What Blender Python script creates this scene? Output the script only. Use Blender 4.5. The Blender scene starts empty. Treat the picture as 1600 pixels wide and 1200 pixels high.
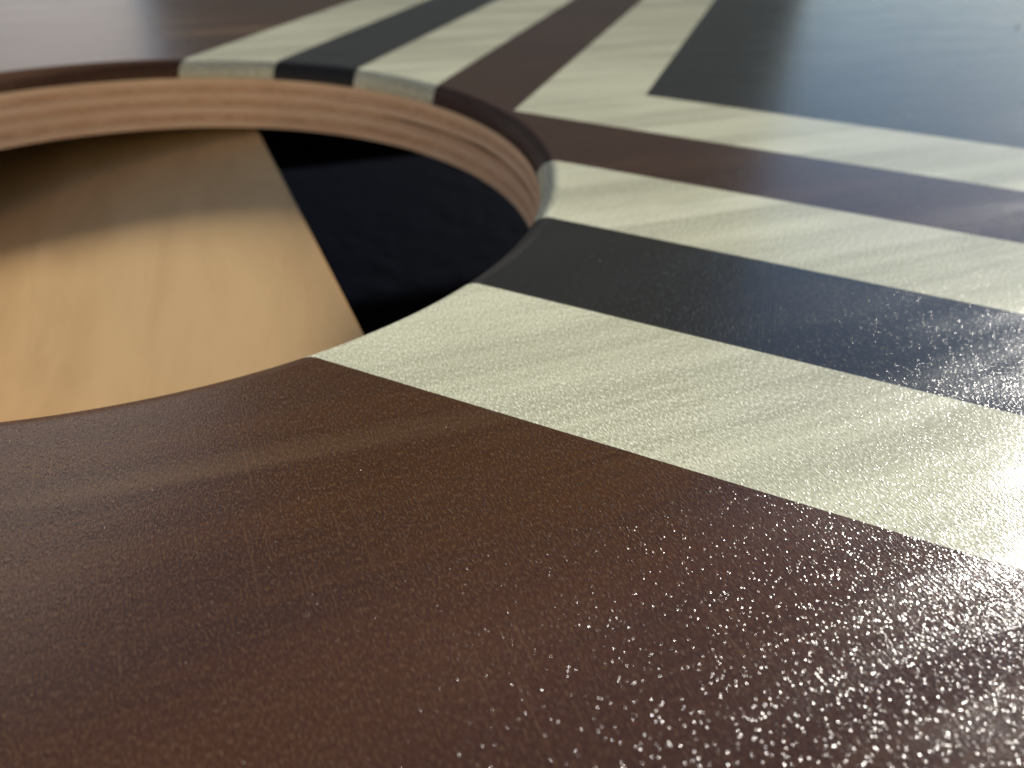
import bpy, bmesh, math, random
from mathutils import Vector, Matrix
random.seed(7)
S = bpy.context.scene
COL = S.collection
MM = 0.001                                     # everything below is laid out in millimetres, built in metres
R = math.radians

# ------------------------------------------------------------------ camera
cam_d = bpy.data.cameras.new('camera')
cam = bpy.data.objects.new('camera', cam_d); COL.objects.link(cam); S.camera = cam
pitch, roll = 0.5911, 0.0248
fw = Vector((0, math.cos(pitch), -math.sin(pitch)))
up0 = Vector((0, math.sin(pitch), math.cos(pitch))); rt0 = Vector((1, 0, 0))
rt = math.cos(roll)*rt0 + math.sin(roll)*up0
up = -math.sin(roll)*rt0 + math.cos(roll)*up0
M3 = Matrix((rt, up, -fw)).transposed()
cam.matrix_world = Matrix.Translation(Vector((72.01, -143.54, 51.33))*MM) @ M3.to_4x4()
cam_d.sensor_fit = 'HORIZONTAL'; cam_d.sensor_width = 36.0
cam_d.lens = 1300.9/1600*36
cam_d.clip_start = 0.005; cam_d.clip_end = 400
cam_d.dof.use_dof = True
cam_d.dof.focus_distance = 0.079
cam_d.dof.aperture_fstop = 28.0
cam_d.dof.aperture_blades = 0

# ------------------------------------------------------------------ sky, sun, exposure
SUN_AZ, SUN_EL = 46.0, 20.5                    # azimuth counter-clockwise from +X
W = bpy.data.worlds.new('World'); S.world = W; W.use_nodes = True
nt = W.node_tree; bg = nt.nodes['Background']
sky = nt.nodes.new('ShaderNodeTexSky'); sky.sky_type = 'NISHITA'; sky.sun_disc = False
sky.sun_elevation = R(SUN_EL); sky.sun_rotation = R(90-SUN_AZ)
nt.links.new(sky.outputs[0], bg.inputs[0]); sky.dust_density = .2; sky.ozone_density = 3.2
bg.inputs[1].default_value = 0.05
sl = bpy.data.lights.new('sun', 'SUN'); sl.energy = 5.0; sl.angle = R(5); sl.color = (1, .95, .86)
so = bpy.data.objects.new('sun', sl); COL.objects.link(so)
sd = Vector((math.cos(R(SUN_EL))*math.cos(R(SUN_AZ)), math.cos(R(SUN_EL))*math.sin(R(SUN_AZ)), math.sin(R(SUN_EL))))
so.rotation_euler = sd.to_track_quat('Z', 'Y').to_euler(); so.location = sd*3
S.view_settings.view_transform = 'Standard'; S.view_settings.look = 'None'
S.cycles.sample_clamp_direct = 12; S.cycles.sample_clamp_indirect = 3
S.view_settings.exposure = 0.76; S.view_settings.gamma = 1

# ------------------------------------------------------------------ dimensions (mm)
HOLE = 76.2; RO = 3.9; DECK = 16.6             # hole radius, rounded lip, deck thickness
GR = 23.3                                      # direction of the board's long side
ex = Vector((math.cos(R(GR)), math.sin(R(GR)), 0)); ny = Vector((-ex.y, ex.x, 0))
E0, E1, N0, N1 = -229.0, 991.0, -305.0, 305.0  # board edges seen from the hole centre

# ------------------------------------------------------------------ node helpers
class NT:
    def __init__(s, name):
        s.m = bpy.data.materials.new(name); s.m.use_nodes = True
        s.t = s.m.node_tree; s.b = s.t.nodes['Principled BSDF']
        tc = s.t.nodes.new('ShaderNodeTexCoord')
        mp = s.t.nodes.new('ShaderNodeMapping'); mp.vector_type = 'POINT'
        mp.inputs['Rotation'].default_value = (0, 0, R(-GR)); mp.inputs['Scale'].default_value = (1000,)*3
        s.t.links.new(tc.outputs['Object'], mp.inputs['Vector']); s.v = mp.outputs[0]
    def l(s, a, b): s.t.links.new(a, b)
    def off(s, v, x, y):
        n = s.t.nodes.new('ShaderNodeVectorMath'); n.operation = 'ADD'
        s.l(v, n.inputs[0]); n.inputs[1].default_value = (x, y, 0); return n.outputs[0]
    def sc(s, v, x, y, z=1):
        n = s.t.nodes.new('ShaderNodeVectorMath'); n.operation = 'MULTIPLY'
        s.l(v, n.inputs[0]); n.inputs[1].default_value = (x, y, z); return n.outputs[0]
    def noise(s, v, scale=1, detail=2, rough=.5, dist=0):
        n = s.t.nodes.new('ShaderNodeTexNoise'); s.l(v, n.inputs['Vector'])
        n.inputs['Scale'].default_value = scale; n.inputs['Detail'].default_value = detail
        n.inputs['Roughness'].default_value = rough; n.inputs['Distortion'].default_value = dist
        return n.outputs['Fac']
    def vor(s, v, scale=1, feat='F1'):
        n = s.t.nodes.new('ShaderNodeTexVoronoi'); n.feature = feat; s.l(v, n.inputs['Vector'])
        n.inputs['Scale'].default_value = scale; return n.outputs['Distance']
    def math(s, op, a, b=None, c=None):
        n = s.t.nodes.new('ShaderNodeMath'); n.operation = op
        for i, x in enumerate((a, b, c)):
            if x is None: continue
            if isinstance(x, (int, float)): n.inputs[i].default_value = x
            else: s.l(x, n.inputs[i])
        return n.outputs[0]
    def ramp(s, f, a, b, lo=0., hi=1.):
        n = s.t.nodes.new('ShaderNodeMapRange'); s.l(f, n.inputs[0])
        n.interpolation_type = 'SMOOTHSTEP'
        for i, x in enumerate((a, b, lo, hi)): n.inputs[i+1].default_value = x
        return n.outputs[0]
    def mix(s, f, a, b):
        n = s.t.nodes.new('ShaderNodeMix'); n.data_type = 'RGBA'
        if isinstance(f, (int, float)): n.inputs[0].default_value = f
        else: s.l(f, n.inputs[0])
        for i, x in ((6, a), (7, b)):
            if isinstance(x, tuple): n.inputs[i].default_value = (*x, 1)
            else: s.l(x, n.inputs[i])
        return n.outputs[2]
    def bump(s, h, dist, strength=1, prev=None):
        n = s.t.nodes.new('ShaderNodeBump'); s.l(h, n.inputs['Height'])
        n.inputs['Distance'].default_value = dist; n.inputs['Strength'].default_value = strength
        if prev is not None: s.l(prev, n.inputs['Normal'])
        return n.outputs[0]

def mat_paint(name, base, alt, light, rough=.12, relief=1.0, streak=.5, band=.42, speck=.45, lines=.22):
    """printed colour under a pebbled clear coat; base, grain-tinted and lighter variants of the print"""
    k = NT(name); v = k.v
    # plywood grain showing through, long along the board
    g = k.noise(k.sc(v, .006, .10), 1, 5, .6, .5)
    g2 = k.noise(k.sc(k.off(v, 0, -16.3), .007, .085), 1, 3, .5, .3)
    g3 = k.noise(k.sc(v, .02, .55), 1, 4, .65, .3)
    # fine print lines across the board
    ln = k.noise(k.sc(v, 4.0, .06), 1, 3, .6)
    patch = k.noise(k.sc(v, .05, .04), 1, 2, .5)
    sp = k.noise(k.sc(v, 5.0, 1.8), 1, 2, .75)
    c = k.mix(k.ramp(g, .40, .62, 0, streak), base, alt)
    c = k.mix(k.math('MULTIPLY', k.ramp(g3, .45, .68), streak*.25), c, alt)
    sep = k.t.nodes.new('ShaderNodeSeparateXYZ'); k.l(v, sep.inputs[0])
    c = k.mix(k.math('MULTIPLY', k.math('MULTIPLY', k.ramp(g2, .53, .70), k.ramp(sep.outputs[1], -112, -98)), band), c, light)  # light streak along the grain; the brown's glint band is put into this colour
    c = k.mix(k.math('MULTIPLY', k.ramp(sp, .52, .64), speck), c, light)
    c = k.mix(k.math('MULTIPLY', k.ramp(sp, .46, .34), speck), c, alt)
    c = k.mix(k.math('MULTIPLY', k.math('MULTIPLY', k.ramp(ln, .58, .72), k.ramp(patch, .42, .58)), lines), c, light)
    c = k.mix(k.math('MULTIPLY', k.ramp(k.noise(k.sc(v, .018, .03), 1, 3, .55, .4), .42, .62), .35*streak), c, alt)
    k.l(c, k.b.inputs['Base Color'])
    # pebbled lacquer: separate nibs half a millimetre apart, drawn out across the board, on a finer ripple
    w = k.sc(v, 1, .45)
    vn = k.t.nodes.new('ShaderNodeTexVoronoi'); k.l(w, vn.inputs['Vector']); vn.inputs['Scale'].default_value = 4.9
    sx = k.t.nodes.new('ShaderNodeSeparateColor'); k.l(vn.outputs['Color'], sx.inputs[0])
    dome = k.ramp(vn.outputs['Distance'], .50, .0)
    hgt = k.math('POWER', sx.outputs[0], 1.8)
    dome = k.math('MULTIPLY', dome, hgt)
    h1 = k.noise(w, 5.2, 2, .55)
    fib = k.noise(k.sc(v, 5.0, .35), 1, 2, .5)
    h = k.math('ADD', k.math('MULTIPLY', dome, .50), k.math('ADD', k.math('MULTIPLY', h1, .34), k.math('MULTIPLY', fib, .22)))
    k.l(k.bump(h, .000088*relief), k.b.inputs['Normal'])
    k.l(k.bump(h1, .000012), k.b.inputs['Coat Normal']); k.b.inputs['Coat Weight'].default_value = .6; k.b.inputs['Coat Roughness'].default_value = .12
    big = k.noise(k.sc(v, .03, .12), 1, 3, .5)
    # the sanded, worn lip of the hole is matt
    rl = k.t.nodes.new('ShaderNodeVectorMath'); rl.operation = 'LENGTH'; k.l(v, rl.inputs[0])
    lip = k.ramp(rl.outputs['Value'], HOLE+RO+.3, HOLE+RO-.9)
    k.l(k.math('MULTIPLY_ADD', lip, .42, k.ramp(big, .35, .65, rough*.8, rough*1.6)), k.b.inputs['Roughness'])
    k.l(k.math('MULTIPLY_ADD', lip, -.42, .42), k.b.inputs['Coat Weight'])
    k.l(k.math('MULTIPLY_ADD', lip, -.3, .5), k.b.inputs['Specular IOR Level'])
    k.b.inputs['IOR'].default_value = 1.58
    return k.m

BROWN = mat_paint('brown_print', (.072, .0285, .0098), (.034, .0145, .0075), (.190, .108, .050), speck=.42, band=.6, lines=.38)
BROWN2 = mat_paint('brown_stripe_print', (.052, .023, .013), (.040, .018, .011), (.10, .055, .035))
DARK = mat_paint('charcoal_print', (.021, .0195, .0185), (.026, .024, .022), (.035, .035, .035), band=.1, speck=.2)
CREAM = mat_paint('cream_print', (.63, .62, .44), (.36, .35, .24), (.86, .85, .67), streak=.8, band=.4, speck=1.0)

def mat_wood(name, a, b, c, sc=(.02, .25, .25), rough=.55, bump=.0001, vertical=False):
    k = NT(name); v = k.v
    g = k.noise(k.sc(v, *sc), 1, 5, .6, .8)
    f = k.noise(k.sc(v, sc[0]*6, sc[1]*8, sc[2]*8), 1, 3, .6)
    col = k.mix(k.ramp(g, .35, .65), a, b)
    col = k.mix(k.math('MULTIPLY', k.ramp(f, .5, .75), .5), col, c)
    k.l(col, k.b.inputs['Base Color'])
    k.b.inputs['Roughness'].default_value = rough
    k.l(k.bump(f, bump), k.b.inputs['Normal'])
    return k.m
PLY_L = mat_wood('birch_ply_light', (.84, .62, .42), (.77, .53, .345), (.64, .41, .25), (.06, .06, .5))
PLY_D = mat_wood('birch_ply_dark', (.76, .51, .33), (.62, .38, .225), (.42, .235, .13), (.25, .25, .5))
PINE = mat_wood('pale_birch_face', (.76, .50, .225), (.65, .41, .175), (.72, .46, .20), (.05, .012, .1), bump=.00001)
FRAME = mat_wood('navy_frame_paint', (.012, .02, .06), (.01, .017, .05), (.014, .02, .05), (.02, .2, .2))

# ------------------------------------------------------------------ object helpers
def setp(o, **kw):
    for a, b in kw.items(): o[a] = b
    return o
def link(name, me, mat, parent=None):
    o = bpy.data.objects.new(name, me); COL.objects.link(o)
    if mat: me.materials.append(mat)
    if parent: o.parent = parent
    return o
def P(e, n, z): return (ex*e + ny*n + Vector((0, 0, z)))*MM

board = bpy.data.objects.new('cornhole_board', None); COL.objects.link(board)
setp(board, label='lacquered wooden cornhole board with a round hole and brown, cream and charcoal chevron stripes', category='game board')

# polar layout shared by everything that has the hole in it
def rect_r(th):
    d = Vector((math.cos(th), math.sin(th), 0)); de, dn = d.dot(ex), d.dot(ny); r = 1e9
    if abs(de) > 1e-9: r = min(r, (E1 if de > 0 else E0)/de)
    if abs(dn) > 1e-9: r = min(r, (N1 if dn > 0 else N0)/dn)
    return r
ths = [2*math.pi*i/288 for i in range(288)]
for e, n in ((E0, N0), (E0, N1), (E1, N0), (E1, N1)):
    p = ex*e+ny*n; ths.append(math.atan2(p.y, p.x) % (2*math.pi))
ths = sorted(ths); NTH = len(ths)

def rings_mesh(name, rings, close=False):
    """rings: list of functions th -> (r, z) in mm"""
    vs, fs = [], []
    for f in rings:
        for th in ths:
            r, z = f(th); vs.append((r*math.cos(th)*MM, r*math.sin(th)*MM, z*MM))
    nr = len(rings)
    for i in range(nr if close else nr-1):
        j = (i+1) % nr
        for a in range(NTH):
            b = (a+1) % NTH
            fs.append((i*NTH+a, j*NTH+a, j*NTH+b, i*NTH+b))
    me = bpy.data.meshes.new(name); me.from_pydata(vs, [], fs)
    bm = bmesh.new(); bm.from_mesh(me); bmesh.ops.recalc_face_normals(bm, faces=bm.faces); bm.to_mesh(me); bm.free()
    return me

# ------------------------------------------------------------------ printed face, split along the chevron
AL, BE = R(-24.959), R(72.823)
offA = [-35.88, -10.65, 14.96, 40.14, 65.44, 92.13]
offB = [36.10, 13.56, -8.72, -32.83, -56.19, -80.65]
nA = Vector((-math.sin(AL), math.cos(AL), 0)); nB = Vector((-math.sin(BE), math.cos(BE), 0))
STEPS = 10
prof = []
for i in range(STEPS+1):
    a = (math.pi/2)*i/STEPS                     # 0: wall, 90 deg: flat face
    prof.append((HOLE + RO*(1-math.cos(a)), -RO*(1-math.sin(a))))
rings = [(lambda th, q=q: q) for q in prof]
rings += [(lambda th, k=k: (HOLE+RO+k, 0)) for k in (2.5, 12)]
rings += [lambda th: (rect_r(th), 0), lambda th: (rect_r(th), -RO)]
full = rings_mesh('printed_face', rings)
bm = bmesh.new(); bm.from_mesh(full)
for nrm, offs in ((nA, offA), (nB, offB)):
    for o in offs:
        bmesh.ops.bisect_plane(bm, geom=bm.verts[:]+bm.edges[:]+bm.faces[:], dist=1e-8,
                               plane_co=nrm*o*MM, plane_no=nrm)
bm.faces.ensure_lookup_table()
def region(c):
    c = c/MM; k = 0
    for i in range(6):
        if nA.dot(c) > offA[i] and nB.dot(c) < offB[i]: k = i+1
    return k
def true_normal(co):
    c = co/MM; r = math.hypot(c.x, c.y)
    if r > HOLE+RO-1e-4: return Vector((0, 0, 1)) if c.z > -.01 else None
    u = Vector((c.x/r, c.y/r, 0))
    n = -u*((HOLE+RO-r)/RO) + Vector((0, 0, (c.z+RO)/RO)); return n.normalized()
regs = {}
for f in bm.faces: regs.setdefault(region(f.calc_center_median()), []).append(f)
names = [('brown_field', BROWN, None), ('cream_stripe', CREAM, 'outermost cream chevron stripe'),
         ('charcoal_stripe', DARK, None), ('cream_stripe', CREAM, 'middle cream chevron stripe'),
         ('brown_stripe', BROWN2, None), ('cream_stripe', CREAM, 'innermost cream chevron stripe'),
         ('charcoal_field', DARK, None)]
for k, (nm, mt, lb) in enumerate(names):
    vm, vs, fs = {}, [], []
    for f in regs[k]:
        ids = []
        for v in f.verts:
            if v.index not in vm or v.index < 0: pass
            key = (round(v.co.x, 8), round(v.co.y, 8), round(v.co.z, 8))
            if key not in vm: vm[key] = len(vs); vs.append(v.co.copy())
            if not ids or ids[-1] != vm[key]: ids.append(vm[key])
        if len(ids) > 2 and ids[0] == ids[-1]: ids.pop()
        if len(set(ids)) == len(ids) and len(ids) > 2:
            fs.append(ids)
    me = bpy.data.meshes.new(nm); me.from_pydata([tuple(v) for v in vs], [], fs)
    me.polygons.foreach_set('use_smooth', [True]*len(me.polygons))
    nl = []
    for p in me.polygons:
        side = abs(p.normal.z) < .02 and (p.center.to_2d().length > .09)
        for li in p.loop_indices:
            n = None if side else true_normal(me.vertices[me.loops[li].vertex_index].co)
            nl.append(tuple(n if n else p.normal))
    me.normals_split_custom_set(nl)
    o = link(nm, me, mt, board)
    if lb: o['label'] = lb
bm.free(); bpy.data.meshes.remove(full)

# ------------------------------------------------------------------ plywood under the print: one sheet per ply
def sheet(name, r_in, z1, z0, mat, wob=0.0, ph=0.0, inset=0.0):
    def rr(th): return r_in + wob*(math.sin(3*th+ph)+.6*math.sin(11*th+2.1*ph)+.4*math.sin(29*th+ph*3))
    b = .12
    me = rings_mesh(name, [lambda th: (rr(th), z0+b), lambda th: (rr(th), z1-b), lambda th: (rr(th)+b, z1),
                           lambda th: (rect_r(th)-inset, z1), lambda th: (rect_r(th)-inset, z0), lambda th: (rr(th)+b, z0)], close=True)
    me.polygons.foreach_set('use_smooth', [True]*len(me.polygons))
    me.set_sharp_from_angle(angle=R(25))
    return link(name, me, mat, board)
sheet('face_veneer', HOLE+RO+1.5, -.15, -RO+.02, PLY_D, inset=.3)
NP = 7; z = -RO-.02; tks = [1.9, 1.6, 2.0, 1.6, 2.1, 1.6, 1.8]
sc_ = (DECK-RO)/sum(tks)
for i in range(NP):
    t = tks[i]*sc_
    sheet('ply_layer', HOLE + (.02, .16, .0, .2, .05, .14, -.02)[i], z, z-t+.05, (PLY_L, PLY_D)[i % 2], .035, i*1.7, inset=.2+.1*(i % 2))
    z -= t

GAP = mat_wood('void_shade_strip', (.16, .08, .045), (.10, .05, .03), (.2, .11, .06))  # dark strip stands in for the shade of an open void between plies
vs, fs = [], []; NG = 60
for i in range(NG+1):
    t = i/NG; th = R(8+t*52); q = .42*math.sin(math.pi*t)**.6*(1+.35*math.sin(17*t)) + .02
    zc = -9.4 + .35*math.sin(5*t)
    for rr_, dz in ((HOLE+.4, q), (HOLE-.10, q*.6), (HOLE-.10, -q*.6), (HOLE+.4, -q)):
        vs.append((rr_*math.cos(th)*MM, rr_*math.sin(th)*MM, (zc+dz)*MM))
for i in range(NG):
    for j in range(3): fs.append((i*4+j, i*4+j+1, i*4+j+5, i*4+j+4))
me = bpy.data.meshes.new('void_shade_strip'); me.from_pydata(vs, [], fs); link('void_shade_strip', me, GAP, board)
DKU = mat_wood('bounce_blocker_dark', (.03, .026, .024), (.025, .02, .018), (.04, .03, .03))  # dark sheet added under the deck, unseen, to cut bounce light
me = rings_mesh('bounce_blocker', [lambda th: (HOLE+1.2, -DECK-.02), lambda th: (rect_r(th)-.5, -DECK-.02),
                                   lambda th: (rect_r(th)-.5, -DECK-.22), lambda th: (HOLE+1.2, -DECK-.22)], close=True)
link('bounce_blocker', me, DKU, board)

# ------------------------------------------------------------------ frame and tilted panel under the deck
def box(name, e0, e1, n0, n1, z0, z1, mat, parent, bev=1.2):
    bm = bmesh.new(); bmesh.ops.create_cube(bm, size=1)
    for v in bm.verts:
        v.co = P(e0+(v.co.x+.5)*(e1-e0), n0+(v.co.y+.5)*(n1-n0), z0+(v.co.z+.5)*(z1-z0))
    bmesh.ops.bevel(bm, geom=bm.edges[:], offset=bev*MM, segments=2, affect='EDGES')
    me = bpy.data.meshes.new(name); bm.to_mesh(me); bm.free()
    return link(name, me, mat, parent)
ZB = -DECK-.3; ZF = -DECK-88
box('side_rail', E0+2, E1-2, N0+2, N0+20, ZF, ZB, FRAME, board)
box('side_rail', E0+2, E1-2, N1-20, N1-2, ZF, ZB, FRAME, board)
box('end_rail', E0+2, E0+20, N0+20.3, N1-20.3, ZF, ZB, FRAME, board)
box('end_rail', E1-20, E1-2, N0+20.3, N1-20.3, ZF, ZB, FRAME, board)
for e in (E0+60, E1-60):
    for n in (N0+11, N1-11):
        box('foot', e-25, e+25, n-7, n+7, ZF-59.5, ZF-.3, FRAME, board, 2)
# pale panel below the hole: level across the board, falling away towards its near end
pe, pz, sl_ = 33.27, -18.0, math.tan(R(11.2))
bm = bmesh.new(); bmesh.ops.create_cube(bm, size=1)
for v in bm.verts:
    e = -205 + (v.co.x+.5)*(pe+205); n = -150+(v.co.y+.5)*400
    zz = pz-(pe-e)*sl_ - (0 if v.co.z > 0 else 12)
    v.co = P(e, n, zz)
bmesh.ops.bevel(bm, geom=bm.edges[:], offset=0.35*MM, segments=2, affect='EDGES')
me = bpy.data.meshes.new('brace_panel'); bm.to_mesh(me); bm.free()
pan = link('brace_panel', me, PINE, board); pan['label'] = 'pale birch panel seen through the hole'

# ------------------------------------------------------------------ ground
k = NT('dark_ground')
f = k.noise(k.sc(k.v, .05, .05, .05), 1, 6, .6)
k.l(k.mix(k.ramp(f, .3, .7), (.0005, .0011, .0038), (.0007, .0014, .0044)), k.b.inputs['Base Color']); k.b.inputs['Roughness'].default_value = .9
k.b.inputs['Specular IOR Level'].default_value = .02; k.l(k.bump(f, .003), k.b.inputs['Normal'])
bm = bmesh.new(); bmesh.ops.create_grid(bm, x_segments=8, y_segments=8, size=60)
me = bpy.data.meshes.new('ground'); bm.to_mesh(me); bm.free()
g = link('ground', me, k.m); g.location = (0, 0, (ZF-60)*MM); g['kind'] = 'structure'

# ------------------------------------------------------------------ unseen walls added for the lacquer to mirror and for warm bounce
def flat_mat(name, a, b, sc):
    k = NT(name); f = k.noise(k.sc(k.v, sc, sc, sc), 1, 4, .6)
    k.l(k.mix(k.ramp(f, .3, .7), a, b), k.b.inputs['Base Color']); k.b.inputs['Roughness'].default_value = .8
    return k.m
def wall(name, az0, d0, az1, d1, h, mat, th=.12):
    a = Vector((math.cos(R(az0)), math.sin(R(az0)), 0))*d0; b = Vector((math.cos(R(az1)), math.sin(R(az1)), 0))*d1
    n = Vector((-(b-a).y, (b-a).x, 0)).normalized()
    if n.dot(a) < 0: n = -n
    bm = bmesh.new(); z0 = (ZF-62)*MM
    q = [a, b, b+n*th, a+n*th]
    lo = [bm.verts.new(p+Vector((0, 0, z0))) for p in q]; hi = [bm.verts.new(p+Vector((0, 0, h))) for p in q]
    bm.faces.new(lo[::-1]); bm.faces.new(hi)
    for i in range(4): bm.faces.new((lo[i], lo[(i+1) % 4], hi[(i+1) % 4], hi[i]))
    bmesh.ops.recalc_face_normals(bm, faces=bm.faces)
    me = bpy.data.meshes.new(name); bm.to_mesh(me); bm.free()
    o = link(name, me, mat); o['kind'] = 'structure'; return o
wall('unseen_house_wall', 113, 2.7, 142, 1.55, 1.8, flat_mat('unseen_wall_white', (.34, .34, .36), (.29, .29, .31), .004))
TAN = flat_mat('unseen_wall_tan', (.66, .56, .42), (.56, .48, .36), .004)
wall('unseen_wall', 72, 9.2, 112.3, 9.0, 9.0, TAN)
wall('unseen_wall', -40, 5.0, -140, 5.0, 1.7, TAN)  # added behind the camera, unseen, to bounce warm light onto lip and plies

# ------------------------------------------------------------------ dust flecks lying on the lacquer
k = NT('dust'); k.b.inputs['Base Color'].default_value = (.75, .68, .56, 1); k.b.inputs['Roughness'].default_value = .7
spots = [(65.37, -75.34, .16), (66.06, -75.75, .09), (57.77, -82.46, .13), (158.07, 43.26, .4), (184.91, 85.76, .6), (234.29, 149.69, .9),
         (74.95, -94.62, .06), (83.08, -33.43, .14), (84.07, -35.07, .16), (55.03, -112.34, .09), (48.65, -104.65, .07), (86.64, -81.82, .07),
         (106.54, -47.93, .16), (107.04, -48.24, .12)]
rnd = random.Random(5)
while len(spots) < 110:
    e, n = rnd.uniform(-20, 240), rnd.uniform(-150, 120); p = ex*e+ny*n
    if p.length > HOLE+RO+1: spots.append((p.x, p.y, rnd.choice((.04, .05, .06, .08, .12))*(1 if p.y < 0 else 2)))
bm = bmesh.new()
for x, y, q in spots:
    a = rnd.uniform(0, 6.28); L = q*rnd.uniform(.9, 2.2)
    top = bm.verts.new(Vector((x, y, q*.45))*MM); rim = []
    for j in range(6):
        t = a+j*math.pi/3; u = Vector((math.cos(t-a)*L*.5, math.sin(t-a)*q*.35, 0)); u.rotate(Matrix.Rotation(a, 3, 'Z'))
        rim.append(bm.verts.new((Vector((x, y, .0))+u*rnd.uniform(.6, 1.2))*MM + Vector((0, 0, .00001))))
    for j in range(6): bm.faces.new((rim[j], rim[(j+1) % 6], top))
me = bpy.data.meshes.new('dust_flecks'); bm.to_mesh(me); bm.free()
o = link('dust_flecks', me, k.m)
setp(o, kind='stuff', label='tiny pale dust flecks scattered over the lacquered board', category='dust')
